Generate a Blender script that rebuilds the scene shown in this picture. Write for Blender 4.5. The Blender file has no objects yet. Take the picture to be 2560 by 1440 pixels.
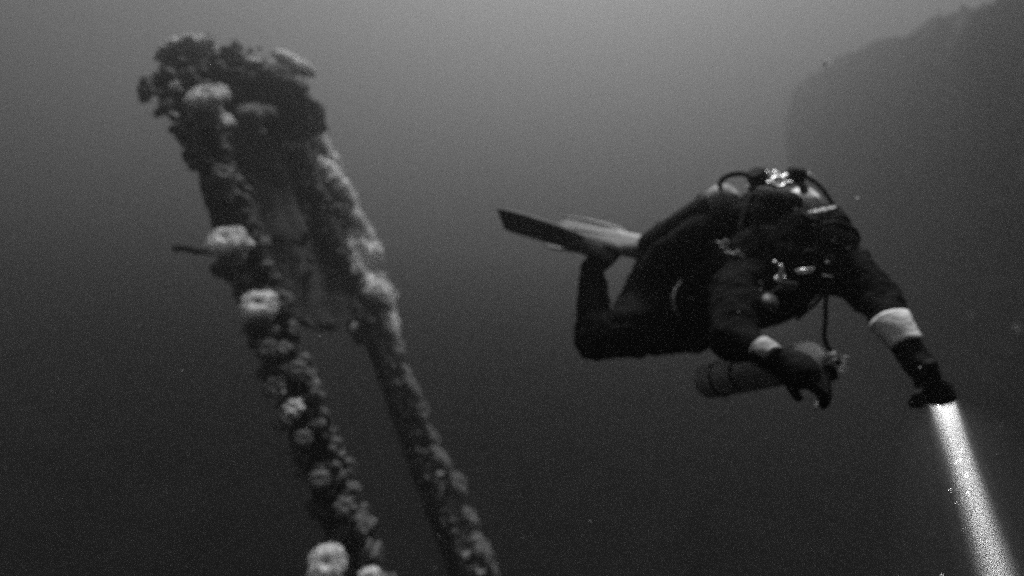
import bpy, bmesh, math, random
from mathutils import Vector, Matrix, noise, Euler

S = bpy.context.scene
C = S.collection
R = math.radians

# ------------------------------------------------------------------ camera, water light, exposure
F_PX = 1397.0                       # focal length in pixels of the 2560 px wide photograph
cam_d = bpy.data.cameras.new('camera')
cam = bpy.data.objects.new('camera', cam_d)
C.objects.link(cam)
cam.location = (0, 0, 0)
PITCH = 8.0                        # the camera looks slightly up
RX = Matrix.Rotation(R(PITCH), 3, 'X')
cam.rotation_euler = (R(90 + PITCH), 0, 0)
cam_d.sensor_width = 36
cam_d.lens = 36 * F_PX / 2560
cam_d.clip_start = 0.05
cam_d.clip_end = 2000
S.camera = cam
cam_d.dof.use_dof = True             # a small camera that missed its focus in the murk
cam_d.dof.focus_distance = 0.85
cam_d.dof.aperture_fstop = 1.7

SUN_EL, SUN_AZ = 77.0, 22.0
world = bpy.data.worlds.new('World')
S.world = world
world.use_nodes = True
wn = world.node_tree
wn.nodes.clear()
wo = wn.nodes.new('ShaderNodeOutputWorld')
bg = wn.nodes.new('ShaderNodeBackground')
bw = wn.nodes.new('ShaderNodeRGBToBW')           # the photograph is black and white
sky = wn.nodes.new('ShaderNodeTexSky')
sky.sky_type = 'NISHITA'
sky.sun_disc = False
sky.sun_elevation = R(SUN_EL)
sky.sun_rotation = R(SUN_AZ)
bg.inputs['Strength'].default_value = 0.04
wn.links.new(sky.outputs[0], bw.inputs[0])
wn.links.new(bw.outputs[0], bg.inputs['Color'])
wn.links.new(bg.outputs[0], wo.inputs[0])

sun_d = bpy.data.lights.new('sun', 'SUN')
sun_d.energy = 4.0
sun_d.angle = R(12)
sun_d.color = (1, 1, 1)
sun = bpy.data.objects.new('sun', sun_d)
C.objects.link(sun)
sd = Vector((math.sin(R(SUN_AZ)) * math.cos(R(SUN_EL)), math.cos(R(SUN_AZ)) * math.cos(R(SUN_EL)), math.sin(R(SUN_EL))))
sun.rotation_euler = sd.to_track_quat('Z', 'Y').to_euler()

S.view_settings.view_transform = 'Standard'
S.view_settings.look = 'None'
S.view_settings.exposure = 2.4
S.view_settings.gamma = 1
S.render.engine = 'CYCLES'
S.cycles.use_denoising = False
S.cycles.volume_bounces = 3
S.cycles.max_bounces = 6
S.cycles.diffuse_bounces = 2
S.cycles.sample_clamp_indirect = 0.15

DENS, ALB, ANISO = 0.038, 0.36, 0.88


# ------------------------------------------------------------------ helpers
def P(px, py, d):
    """the point that stands d metres in front of the lens on the sight line of a photo pixel"""
    return RX @ Vector(((px - 1280) / F_PX * d, d, -(py - 720) / F_PX * d))


ORG = {}


def obj(name, bm, m, parent=None, smooth=True):
    """link a bmesh given in world coordinates as one mesh object"""
    bmesh.ops.recalc_face_normals(bm, faces=bm.faces)
    org = ORG.get(parent.name if parent else None, Vector((0, 0, 0)))
    if parent is None:
        co = [v.co for v in bm.verts]
        org = sum(co, Vector()) / max(1, len(co))
    for v in bm.verts:
        v.co -= org
    me = bpy.data.meshes.new(name)
    bm.to_mesh(me)
    bm.free()
    me.materials.append(m)
    if smooth:
        for p in me.polygons:
            p.use_smooth = True
    o = bpy.data.objects.new(name, me)
    C.objects.link(o)
    if parent:
        o.parent = parent
    else:
        o.location = org
    ORG[o.name] = Vector(org)
    return o


def thing(name, label, cat, loc, group=None):
    o = bpy.data.objects.new(name, None)
    o.empty_display_size = 0.1
    C.objects.link(o)
    o.location = loc
    ORG[o.name] = Vector(loc)
    tag(o, label, cat, group)
    return o


def tag(o, label=None, cat=None, group=None, kind=None):
    if label: o['label'] = label
    if cat: o['category'] = cat
    if group: o['group'] = group
    if kind: o['kind'] = kind
    return o


def frame(d, up=Vector((0, 0, 1))):
    d = d.normalized()
    if abs(d.dot(up)) > 0.97:
        up = Vector((0, 1, 0))
    a = d.cross(up).normalized()
    return a, a.cross(d).normalized(), d


def tube(bm, pts, rad, seg=12, cap=True, flat=1.0, ref=None):
    """a swept round tube; rad is a number or one radius per point; rounded ends with cap"""
    pts = [Vector(p) for p in pts]
    if not hasattr(rad, '__len__'):
        rad = [rad] * len(pts)
    rings = []
    pa = None
    for i, p in enumerate(pts):
        d = (pts[min(i + 1, len(pts) - 1)] - pts[max(i - 1, 0)]).normalized()
        if pa is None:
            a, b, _ = frame(d, ref or Vector((0, 0, 1)))
        else:
            a = (pa - d * pa.dot(d)).normalized()
            b = a.cross(d)
        pa = a
        rings.append([bm.verts.new(p + (a * math.cos(t) + b * math.sin(t) * flat) * rad[i])
                      for t in (2 * math.pi * k / seg for k in range(seg))])
    for r0, r1 in zip(rings, rings[1:]):
        for k in range(seg):
            bm.faces.new((r0[k], r0[(k + 1) % seg], r1[(k + 1) % seg], r1[k]))
    if cap:
        bm.faces.new(rings[0][::-1])
        bm.faces.new(rings[-1])
    return rings


def spline(pts, n=8):
    """Catmull-Rom through the points"""
    pts = [Vector(p) for p in pts]
    q = [pts[0] * 2 - pts[1]] + pts + [pts[-1] * 2 - pts[-2]]
    out = []
    for i in range(1, len(q) - 2):
        for k in range(n):
            t = k / n
            out.append(0.5 * ((2 * q[i]) + (q[i + 1] - q[i - 1]) * t + (2 * q[i - 1] - 5 * q[i] + 4 * q[i + 1] - q[i + 2]) * t * t
                              + (3 * q[i] - q[i - 1] - 3 * q[i + 1] + q[i + 2]) * t ** 3))
    out.append(pts[-1])
    return out


def capsule(bm, a, b, ra, rb, seg=16):
    """closed tapered limb with round ends"""
    a, b = Vector(a), Vector(b)
    d = (b - a).normalized()
    pts, rr = [], []
    for k in range(5):
        t = math.pi / 2 * (k / 5)
        pts.append(a - d * ra * math.cos(t)); rr.append(max(ra * math.sin(t), ra * 0.05))
    L = (b - a).length
    for k in range(5):
        t = k / 4
        pts.append(a + d * L * t); rr.append(ra + (rb - ra) * t)
    for k in range(1, 6):
        t = math.pi / 2 * (k / 5)
        pts.append(b + d * rb * math.sin(t)); rr.append(max(rb * math.cos(t), rb * 0.05))
    tube(bm, pts, rr, seg)


def ellipsoid(bm, c, ax, seg=24, rot=None):
    """c centre, ax the three half axes, rot a 3x3 matrix"""
    M = Matrix.Translation(Vector(c)) @ (rot.to_4x4() if rot else Matrix.Identity(4)) @ Matrix.Diagonal((ax[0], ax[1], ax[2], 1))
    return bmesh.ops.create_uvsphere(bm, u_segments=seg, v_segments=seg // 2, radius=1, matrix=M)['verts']


def box(bm, c, half, rot=None, bev=0.0):
    M = Matrix.Translation(Vector(c)) @ (rot.to_4x4() if rot else Matrix.Identity(4)) @ Matrix.Diagonal((half[0] * 2, half[1] * 2, half[2] * 2, 1))
    vs = bmesh.ops.create_cube(bm, size=1, matrix=M)['verts']
    if bev:
        es = list({e for v in vs for e in v.link_edges})
        bmesh.ops.bevel(bm, geom=es, offset=bev, segments=2, affect='EDGES', profile=0.6)


def basis(z, x=None):
    """3x3 rotation with local z along z and local x as near x as may be"""
    z = Vector(z).normalized()
    x = Vector(x) if x is not None else Vector((1, 0, 0))
    x = (x - z * x.dot(z))
    if x.length < 1e-4: x = Vector((0, 1, 0)) - z * z.y
    x.normalize()
    y = z.cross(x)
    return Matrix((x, y, z)).transposed()


def ring(bm, c, n, R0, r, seg=32, s2=8, arc=(0, 2 * math.pi)):
    m = basis(n)
    full = abs(arc[1] - arc[0] - 2 * math.pi) < 1e-6
    pts = []
    for k in range(seg + 1):
        t = arc[0] + (arc[1] - arc[0]) * k / seg
        pts.append(Vector(c) + m @ Vector((math.cos(t) * R0, math.sin(t) * R0, 0)))
    tube(bm, pts, r, s2, cap=not full, ref=Vector(n))


def cyl(bm, a, b, r, seg=24, bev=0.0):
    a, b = Vector(a), Vector(b)
    d = (b - a).normalized()
    e = bev if bev else 0.0
    if e:
        tube(bm, [a, a + d * e, b - d * e, b], [r - e, r, r, r - e], seg)
    else:
        tube(bm, [a, b], r, seg)


def mat(name, base, rough=0.6, metal=0.0, vary=0.25, scale=12.0, bump=0.3, bscale=60.0, spec=0.5, coat=0.0):
    m = bpy.data.materials.new(name)
    m.use_nodes = True
    nt = m.node_tree
    b = nt.nodes['Principled BSDF']
    tc = nt.nodes.new('ShaderNodeTexCoord')
    n1 = nt.nodes.new('ShaderNodeTexNoise')
    n1.inputs['Scale'].default_value = scale
    n1.inputs['Detail'].default_value = 6
    n1.inputs['Roughness'].default_value = 0.65
    nt.links.new(tc.outputs['Object'], n1.inputs['Vector'])
    cr = nt.nodes.new('ShaderNodeValToRGB')
    cr.color_ramp.elements[0].position = 0.3
    cr.color_ramp.elements[1].position = 0.7
    lo, hi = base * (1 - vary), min(1, base * (1 + vary))
    cr.color_ramp.elements[0].color = (lo, lo, lo, 1)
    cr.color_ramp.elements[1].color = (hi, hi, hi, 1)
    nt.links.new(n1.outputs['Fac'], cr.inputs['Fac'])
    nt.links.new(cr.outputs['Color'], b.inputs['Base Color'])
    b.inputs['Roughness'].default_value = rough
    b.inputs['Metallic'].default_value = metal
    b.inputs['Specular IOR Level'].default_value = spec
    b.inputs['Coat Weight'].default_value = coat
    if bump:
        n2 = nt.nodes.new('ShaderNodeTexNoise')
        n2.inputs['Scale'].default_value = bscale
        n2.inputs['Detail'].default_value = 5
        nt.links.new(tc.outputs['Object'], n2.inputs['Vector'])
        bp = nt.nodes.new('ShaderNodeBump')
        bp.inputs['Strength'].default_value = bump
        bp.inputs['Distance'].default_value = 0.01
        nt.links.new(n2.outputs['Fac'], bp.inputs['Height'])
        nt.links.new(bp.outputs['Normal'], b.inputs['Normal'])
    return m


M_SUIT = mat('black_drysuit', 0.004, 0.9, vary=0.4, scale=8, bump=0.6, bscale=30, spec=0.04)
M_GLOVE = mat('black_rubber_glove', 0.005, 0.8, vary=0.3, bump=0.4, bscale=90, spec=0.06)
M_RUBBER = mat('black_rubber', 0.005, 0.75, bump=0.1, spec=0.06)
M_WEB = mat('black_webbing', 0.005, 0.8, bump=0.5, bscale=300, spec=0.1)
M_TANK = mat('dark_tank_paint', 0.006, 0.6, vary=0.4, scale=6, bump=0.05, spec=0.08)
M_PALE = mat('pale_tank_paint', 0.72, 0.45, vary=0.14, scale=14, bump=0.1, spec=0.4)
M_PALEDIM = mat('dim_grey_tank_paint', 0.24, 0.6, vary=0.3, scale=9, bump=0.15, spec=0.3)  # dimmer copy of the pale tank paint
M_CUFF = mat('pale_latex_cuff', 0.86, 0.6, vary=0.1, scale=25, bump=0.5, bscale=50, spec=0.3)
M_CUFFDIM = mat('dimmer_cuff', 0.32, 0.6, vary=0.1, scale=25, bump=0.5, bscale=50, spec=0.2)  # darker copy of the pale cuff, for the nearer wrist
M_CHROME = mat('chromed_brass', 0.92, 0.45, metal=1.0, vary=0.1, bump=0.1, bscale=40)
M_FIN = mat('dark_rubber_fin', 0.15, 0.7, vary=0.3, bump=0.15, spec=0.1)
M_FINPALE = mat('pale_grey_fin', 0.17, 0.55, vary=0.25, scale=10, bump=0.15)
M_GLASS = mat('mask_glass', 0.02, 0.06, vary=0.1, bump=0, spec=0.8)
M_SKIN = mat('skin', 0.10, 0.6, vary=0.15, bump=0.1)
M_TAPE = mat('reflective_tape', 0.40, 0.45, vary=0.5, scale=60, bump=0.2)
M_GAUGE = mat('gauge_face', 0.05, 0.6, vary=0.5, scale=40, bump=0.1)
M_RUST = mat('silted_rusty_iron', 0.016, 0.9, vary=0.65, scale=5, bump=1.0, bscale=25, spec=0.1)
M_WEBPLATE = mat('hazed_iron', 0.035, 0.9, vary=0.5, scale=5, bump=1.0, bscale=25, spec=0.1)  # lighter copy of the iron, with the murk over the web in its colour
M_GROWTH = mat('dark_marine_growth', 0.10, 0.95, vary=0.7, scale=14, bump=1.0, bscale=60, spec=0.05)
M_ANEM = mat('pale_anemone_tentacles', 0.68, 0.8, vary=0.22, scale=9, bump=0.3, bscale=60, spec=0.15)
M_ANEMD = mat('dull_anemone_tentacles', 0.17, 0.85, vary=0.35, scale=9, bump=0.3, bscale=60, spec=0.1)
M_COL = mat('anemone_column', 0.22, 0.7, vary=0.3, scale=9, bump=0.2)
M_HULL = mat('overgrown_hull_plates', 0.018, 0.95, vary=0.95, scale=0.6, bump=1.0, bscale=3, spec=0.05)
M_SILT = mat('dark_silt', 0.006, 1.0, vary=0.3, scale=0.5, bump=0.3, bscale=4, spec=0.02)
M_FLAKE = mat('pale_flake', 0.75, 0.9, vary=0.2, bump=0)

# ------------------------------------------------------------------ seabed and water
bm = bmesh.new()
NX = 110
SEA_Z = -7.6


def sea_h(x, y):  # unseen rising slope, added to cut the water glow low in view
    s_ = y * 0.90 - x * 0.50 + 1.0 * noise.noise(Vector((x * 0.08, y * 0.08, 1)))
    rise = 0.27 * (math.log1p(math.exp(min(40, (s_ - 3) * 0.8))) / 0.8 if s_ < 40 else s_ - 3)
    if rise > 36: rise = 36 + 6 * (1 - math.exp(-(rise - 36) / 6))
    return SEA_Z + rise + 0.5 * noise.noise(Vector((x * 0.12, y * 0.12, 3))) + 0.08 * noise.noise(Vector((x * 0.9, y * 0.9, 7)))


gv = []
for i in range(NX + 1):
    row = []
    for j in range(NX + 1):
        u, v = i / NX * 2 - 1, j / NX * 2 - 1
        x, y = 140 * u * abs(u), 140 * v * abs(v) + 10
        row.append(bm.verts.new((x, y, sea_h(x, y))))
    gv.append(row)
for i in range(NX):
    for j in range(NX):
        bm.faces.new((gv[i][j], gv[i + 1][j], gv[i + 1][j + 1], gv[i][j + 1]))
sb = obj('seabed', bm, M_SILT)
tag(sb, 'dark silty seabed, its unseen slope shaped to darken the lower water', 'seabed', kind='structure')

# ------------------------------------------------------------------ far wreck hull (dark mass in the murk, upper right)
bm = bmesh.new()
HD = 75.0
TOP = [(1968, 300), (1985, 215), (2110, 135), (2290, 62), (2450, 8), (2700, -90), (3100, -260), (3700, -420)]
nu, nv = 130, 80


def hull_top(t):
    s = t * (len(TOP) - 1)
    i = min(int(s), len(TOP) - 2)
    f = s - i
    return TOP[i][0] * (1 - f) + TOP[i + 1][0] * f, TOP[i][1] * (1 - f) + TOP[i + 1][1] * f


grid = []
for i in range(nu + 1):
    t = i / nu
    px, py = hull_top(t)
    d = HD - 60.0 * (lambda w: w * w * (3 - 2 * w))(min(1, 0.12 + t * 1.1))
    top = P(px, py, d)
    row = []
    for j in range(nv + 1):
        s = j / nv
        z = top.z * (1 - s) + (SEA_Z - 0.6) * s
        bulge = math.sin(min(1, s * 1.3) * math.pi * 0.5)
        x = top.x - 0.5 * bulge * (1 - t)
        y = top.y - 1.1 * bulge
        q = Vector((x, y, z))
        n = 1.1 * noise.noise(q * 0.35) + 0.5 * noise.noise(q * 1.1) + 0.2 * noise.noise(q * 3)
        row.append(bm.verts.new(q + Vector((n * 1.1 + 0.5 * noise.noise(q * 0.8), n, n * 1.3 * (1 - s)))))
    grid.append(row)
back = []
for i in range(nu + 1):
    row = []
    for j in range(nv + 1):
        v = grid[i][j].co
        row.append(bm.verts.new(v + Vector((1.6 + 0.3 * noise.noise(v), 3.2, 0))))
    back.append(row)
for i in range(nu):
    for j in range(nv):
        bm.faces.new((grid[i][j], grid[i + 1][j], grid[i + 1][j + 1], grid[i][j + 1]))
        bm.faces.new((back[i][j], back[i][j + 1], back[i + 1][j + 1], back[i + 1][j]))
    bm.faces.new((grid[i][0], back[i][0], back[i + 1][0], grid[i + 1][0]))
for j in range(nv):
    bm.faces.new((grid[0][j], grid[0][j + 1], back[0][j + 1], back[0][j]))
    bm.faces.new((grid[nu][j], back[nu][j], back[nu][j + 1], grid[nu][j + 1]))
hull = obj('wreck_hull', bm, M_HULL)
tag(hull, 'huge dark sloping wreck side looming faintly through the murk behind the diver', 'wreck')

# ------------------------------------------------------------------ leaning encrusted channel beam
SL = 0.362                                       # lean: metres sideways per metre down
YF, YB = 3.35, 3.78                              # front and back of the channel
XL, XR = -1.646, -0.935                          # where its flanges stand at camera height
ZT, ZBOT = 1.28, -9.0


BS = 1.9                                        # how far away and how big the whole beam is
SFAR = 1.45                                     # its far flange stands this much farther off


def beam_pt(x0, y, z, S=1.0):
    if S > 1.4:
        S *= 1 + 0.13 * max(0, 0.3 - z)             # the far flange also leans away from us
    k = 1 / (1 - math.tan(R(PITCH)) * z / 3.5)      # upright in depth although the camera looks up
    return RX @ (Vector((x0 - z * SL, y, z)) * k * BS * S)


def rough(q, k=1.0):
    return k * (0.045 * noise.noise(q * 3.1) + 0.03 * noise.noise(q * 8) + 0.014 * noise.noise(q * 22))


def slab(name, corners, ztop, parent, m=M_RUST, zend=None, S=(1.0, 1.0)):
    """a plate swept down the beam's axis; corners are (x0, y) of its cross-section"""
    b = bmesh.new()
    loop = []
    for (a, c) in zip(corners, corners[1:] + corners[:1]):
        L = math.hypot(c[0] - a[0], c[1] - a[1])
        n = max(2, int(L / 0.03))
        for k in range(n):
            loop.append((a[0] + (c[0] - a[0]) * k / n, a[1] + (c[1] - a[1]) * k / n))
    cx = sum(p[0] for p in loop) / len(loop); cy = sum(p[1] for p in loop) / len(loop)
    rows = []
    z = ztop
    while z > (zend or ZBOT):
        ring_ = []
        for (x0, y) in loop:
            f = (x0 - XL) / (XR - XL)
            q = beam_pt(x0, y, z, S[0] + (S[1] - S[0]) * f)
            if z > ztop - 0.001:
                q.z += 0.12 * noise.noise(q * 4)
            if zend:
                q.z += max(0, (0.5 + zend - z) / 0.5) * (0.35 * noise.noise(Vector((x0 * 7, 2, 0))) + 0.2 * noise.noise(Vector((x0 * 25, 5, 0))))
                q.y += 0.08 * noise.noise(Vector((x0 * 9, z * 7, 4)))
            o = Vector((x0 - cx, (y - cy), 0)).normalized()
            ring_.append(b.verts.new(q + o * rough(q) + Vector((0, 0, rough(q + Vector((9, 0, 0)))))))
        rows.append(ring_)
        z -= 0.035 if z > -2.4 else 0.2
    n = len(loop)
    for r0, r1 in zip(rows, rows[1:]):
        for k in range(n):
            b.faces.new((r0[k], r0[(k + 1) % n], r1[(k + 1) % n], r1[k]))
    b.faces.new(rows[0]); b.faces.new(rows[-1][::-1])
    return obj(name, b, m, parent)


beam = thing('wreck_beam', 'tall leaning iron channel beam of a wreck, crusted with growth and anemones', 'beam',
             beam_pt((XL + XR) / 2, (YF + YB) / 2, SEA_Z))
slab('flange', [(XL, YF), (XL + 0.22, YF), (XL + 0.22, YF + 0.16), (XL, YF + 0.16)], 1.20, beam)
slab('flange', [(XR - 0.07, YF), (XR, YF), (XR, YB), (XR - 0.07, YB)], 1.30, beam, S=(SFAR, SFAR))
slab('web', [(XL + 0.07, YB - 0.14), (XR - 0.07, YB - 0.14), (XR - 0.07, YB - 0.07), (XL + 0.07, YB - 0.07)], 1.27, beam, M_WEBPLATE, -0.25, S=(1.08, SFAR))
slab('dark_fill_plate', [(XL + 0.215, YF + 0.06), (XL + 0.50, YF + 0.06), (XL + 0.50, YF + 0.11), (XL + 0.215, YF + 0.11)], 1.15, beam, M_WEBPLATE, 0.28, S=(1.0, 1.25))  # plate added to darken the bright gap beside the left flange
# head plate closing the top of the channel
b = bmesh.new()
hc = beam_pt((XL + XR) / 2, (YF + YB) / 2, 1.18, 1.18)
vs = ellipsoid(b, hc, (0.50 * BS * 1.15, 0.5 * BS, 0.21 * BS * 1.15), seg=90, rot=basis(Vector((0, 0, 1)), Vector((1, 0.75, -0.12))))
for v in b.verts:
    q = v.co.copy()
    v.co += (q - hc).normalized() * (0.24 * noise.noise(q * 2.0) + 0.13 * noise.noise(q * 5) + 0.045 * noise.noise(q * 12))
obj('head_plate', b, M_RUST, beam)

# soft growth on the beam: tufts nobody could count
rnd = random.Random(11)
b = bmesh.new()


def tuft(b, c, nrm, r):
    r *= BS
    m = basis(nrm, (rnd.random(), rnd.random(), rnd.random()))
    vs = bmesh.ops.create_icosphere(b, subdivisions=2, radius=1, matrix=Matrix.Translation(c) @ m.to_4x4() @ Matrix.Diagonal((r, r, r * rnd.uniform(0.5, 1.0), 1)))['verts']
    for v in vs:
        v.co += (v.co - c) * (0.6 * noise.noise(v.co * 10) + 0.35 * noise.noise(v.co * 30))
    for k in range(5):
        a = rnd.uniform(0, 2 * math.pi); e = rnd.uniform(0.1, 1.3)
        d = m @ Vector((math.cos(a) * math.cos(e), math.sin(a) * math.cos(e), math.sin(e)))
        s = c + d * r * 0.7
        tube(b, [s, s + d * r * rnd.uniform(0.3, 0.6) + Vector((0, 0, rnd.uniform(-.3, .3) * r))], [r * 0.16, r * 0.08], 4, cap=False)


for k in range(620):
    z = rnd.uniform(-2.1, 1.3)
    w = rnd.random()
    if w < 0.36:
        q, n_ = beam_pt(XL + rnd.uniform(-0.02, 0.23), YF + rnd.uniform(-.02, .03), z), Vector((-0.4, -1, 0.2))
    elif w < 0.5:
        q, n_ = beam_pt(XL + 0.22, rnd.uniform(YF, YF + 0.15), z), Vector((1, -0.2, 0.2))
    elif w < 0.62:
        q, n_ = beam_pt(rnd.uniform(XL, XR), YB - 0.14, abs(z) * 0.8 + 0.05, 1.25), Vector((0, -1, 0.1))
    elif w < 0.86:
        q, n_ = beam_pt(XR + 0.01, rnd.uniform(YF, YB), z, SFAR), Vector((1, -0.1, 0.3))
    else:
        q, n_ = beam_pt(XR - 0.035, YF, z, SFAR), Vector((0.1, -1, 0.2))
    tuft(b, q, n_, rnd.uniform(0.018, 0.05))
for k in range(170):
    d = Vector((rnd.gauss(0, 1), rnd.gauss(0, 1) - 0.4, rnd.gauss(0, 1) + 0.3)).normalized()
    q = hc + basis(Vector((0, 0, 1)), Vector((1, 0.75, -0.12))) @ Vector((d.x * 0.50 * BS * 1.15, d.y * 0.5 * BS, d.z * 0.22 * BS * 1.15))
    tuft(b, q, d, rnd.uniform(0.03, 0.07))
g = obj('marine_growth', b, M_GROWTH, beam)
g['kind'] = 'stuff'

# rod stump sticking out to the left of the beam
b = bmesh.new()
a0, a1 = P(640, 640, 3.52 * BS), P(432, 622, 3.34 * BS)
pts = [a0.lerp(a1, k / 16) + Vector((0, 0, 0.012 * math.sin(k))) for k in range(17)]
tube(b, pts, [0.055 - 0.025 * k / 16 + 0.012 * noise.noise(pts[k] * 15) for k in range(17)], 14)
o = obj('broken_rod', b, M_RUST)
tag(o, 'short dark iron rod stump poking out sideways below the large pale anemone', 'rod')
b = bmesh.new()
b_c = P(570, 668, 3.45 * BS)
ellipsoid(b, b_c, (0.19, 0.13, 0.16), seg=40)
for v in b.verts:
    v.co += (v.co - b_c) * (0.5 * noise.noise(v.co * 9) + 0.25 * noise.noise(v.co * 25))
o = obj('sponge', b, M_GROWTH)
tag(o, 'dark rounded sponge clump hanging beneath the iron rod stump', 'sponge')

# ------------------------------------------------------------------ anemones


def anemone_meshes(seed, frill):
    rr = random.Random(seed)
    cb = bmesh.new()                                # column, base at z = 0
    pts = [Vector((0.04 * math.sin(z * 2 + seed), 0.03 * math.cos(z * 3 + seed), z)) for z in (-0.15, 0.0, 0.25, 0.55, 0.85, 1.0)]
    tube(cb, pts, [0.5, 0.46, 0.33, 0.30, 0.36, 0.55], 18)
    kb = bmesh.new()                                # crown: lobed cushion with tentacles
    N, L = 64, 14
    lob = rr.randint(4, 6)
    ph = rr.uniform(0, 6)

    def surf(t, s):
        """s 0 at the mouth, 1 at the rim, beyond 1 underneath"""
        w = 1 + frill * math.sin(lob * t + ph) + 0.5 * frill * math.sin((2 * lob + 1) * t + 2 * ph) + 0.04 * math.sin(17 * t)
        if s <= 1:
            r = math.sin(s * math.pi / 2) * w
            z = 1.08 + 0.42 * math.cos(s * math.pi / 2) - 0.30 * math.exp(-(s / 0.16) ** 2) + 0.06 * math.sin(lob * t + ph + 1.5) * s
        else:
            u = s - 1
            r = (1 - 0.6 * u) * w
            z = 1.08 - 0.38 * math.sin(u * math.pi / 2)
        return Vector((r * math.cos(t), r * math.sin(t), z))
    rows = []
    for i in range(L + 1):
        s = 0.02 + 1.9 * i / L
        rows.append([kb.verts.new(surf(2 * math.pi * k / N, s)) for k in range(N)])
    for r0, r1 in zip(rows, rows[1:]):
        for k in range(N):
            kb.faces.new((r0[k], r0[(k + 1) % N], r1[(k + 1) % N], r1[k]))
    kb.faces.new(rows[0])
    for v in kb.verts:
        v.co *= 1 + 0.05 * noise.noise(v.co * 6 + Vector((seed, 0, 0)))
    for k in range(520):
        t = rr.uniform(0, 2 * math.pi)
        s = math.sqrt(rr.uniform(0.05, 1.4))
        p = surf(t, s)
        e = 1e-2
        n = (surf(t + e, s) - p).cross(surf(t, s + e) - p)
        n = n.normalized() if n.length > 0 else Vector((0, 0, 1))
        if n.dot(p - Vector((0, 0, 0.9))) < 0:
            n = -n
        d = (n + Vector((rr.gauss(0, .3), rr.gauss(0, .3), rr.gauss(0, .3)))).normalized()
        l = rr.uniform(0.07, 0.17)
        tube(kb, [p - d * 0.02, p + d * l * 0.6, p + d * l + Vector((0, 0, -0.02))], [0.026, 0.02, 0.007], 4, cap=False)
    out = []
    for nm, bb in (('column', cb), ('crown', kb)):
        me = bpy.data.meshes.new('anemone_' + nm)
        bb.to_mesh(me); bb.free()
        me.materials.append(M_COL if nm == 'column' else M_ANEM)
        for p in me.polygons:
            p.use_smooth = True
        out.append(me)
    return out


KINDS = [anemone_meshes(1, 0.04), anemone_meshes(2, 0.10), anemone_meshes(3, 0.08), anemone_meshes(5, 0.17)]
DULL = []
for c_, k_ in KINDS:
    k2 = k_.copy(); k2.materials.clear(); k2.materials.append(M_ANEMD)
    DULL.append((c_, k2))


def anemone(px, py, d, rpx, nrm, label, group, kind=0, dull=False, sq=1.0, stalk=1.0, spin=0.0, hrel=1.25):
    """crown centre at a point, radius in photo pixels at that distance, facing nrm"""
    if d < 9:                                  # those on the beam
        d *= BS
        d /= 1 + math.tan(R(PITCH)) * (py - 720) / F_PX * d / BS / 3.5
    r = rpx / F_PX * d
    n = Vector(nrm).normalized()
    c = P(px, py, d)
    base = c - n * (hrel * r * stalk)
    t = thing('anemone', label, 'anemone', base, group)
    t.rotation_mode = 'QUATERNION'
    t.rotation_quaternion = (basis(n).to_4x4() @ Matrix.Rotation(spin, 4, 'Z')).to_quaternion()
    t.scale = (r * sq, r, r * stalk)
    cm, km = (DULL if dull else KINDS)[kind]
    for nm, me in (('column', cm), ('crown', km)):
        o = bpy.data.objects.new(nm, me)
        C.objects.link(o)
        o.parent = t
    return t


GN = 'anemones growing on the leaning beam'
FC = (0.1, -1, 0.45)
# left flange and head of the beam: each one told apart
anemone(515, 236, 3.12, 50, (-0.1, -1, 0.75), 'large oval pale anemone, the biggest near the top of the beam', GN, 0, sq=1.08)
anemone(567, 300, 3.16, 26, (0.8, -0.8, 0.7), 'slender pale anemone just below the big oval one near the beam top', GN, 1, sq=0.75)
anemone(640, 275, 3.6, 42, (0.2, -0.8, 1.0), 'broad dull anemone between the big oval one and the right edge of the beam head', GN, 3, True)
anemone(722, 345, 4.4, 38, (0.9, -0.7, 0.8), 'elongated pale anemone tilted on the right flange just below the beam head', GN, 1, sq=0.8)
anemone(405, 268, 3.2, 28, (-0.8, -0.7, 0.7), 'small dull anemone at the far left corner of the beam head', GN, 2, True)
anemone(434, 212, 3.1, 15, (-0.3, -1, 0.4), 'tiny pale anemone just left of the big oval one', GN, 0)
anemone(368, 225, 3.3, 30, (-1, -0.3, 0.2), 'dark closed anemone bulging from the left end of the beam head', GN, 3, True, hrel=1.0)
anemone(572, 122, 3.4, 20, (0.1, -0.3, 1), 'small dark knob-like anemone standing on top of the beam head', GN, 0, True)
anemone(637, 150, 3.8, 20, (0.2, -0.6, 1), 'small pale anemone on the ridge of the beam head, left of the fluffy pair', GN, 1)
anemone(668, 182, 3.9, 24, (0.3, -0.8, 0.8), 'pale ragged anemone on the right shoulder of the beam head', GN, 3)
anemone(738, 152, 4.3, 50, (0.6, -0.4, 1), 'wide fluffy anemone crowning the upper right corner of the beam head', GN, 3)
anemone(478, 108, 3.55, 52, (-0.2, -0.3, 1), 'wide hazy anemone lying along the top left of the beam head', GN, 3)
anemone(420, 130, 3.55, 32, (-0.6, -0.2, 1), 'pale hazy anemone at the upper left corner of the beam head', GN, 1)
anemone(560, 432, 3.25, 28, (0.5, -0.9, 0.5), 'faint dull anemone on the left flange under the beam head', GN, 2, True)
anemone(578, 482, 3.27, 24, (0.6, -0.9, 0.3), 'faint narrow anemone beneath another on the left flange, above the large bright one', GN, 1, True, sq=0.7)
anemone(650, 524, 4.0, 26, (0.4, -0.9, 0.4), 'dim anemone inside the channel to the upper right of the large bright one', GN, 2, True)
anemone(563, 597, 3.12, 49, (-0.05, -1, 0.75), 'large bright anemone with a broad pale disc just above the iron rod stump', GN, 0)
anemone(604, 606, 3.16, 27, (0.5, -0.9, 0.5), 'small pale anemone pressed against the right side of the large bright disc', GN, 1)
anemone(646, 760, 3.15, 45, (0.12, -1, 0.6), 'round bright anemone with a pale disc, halfway down the left flange', GN, 2)
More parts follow.
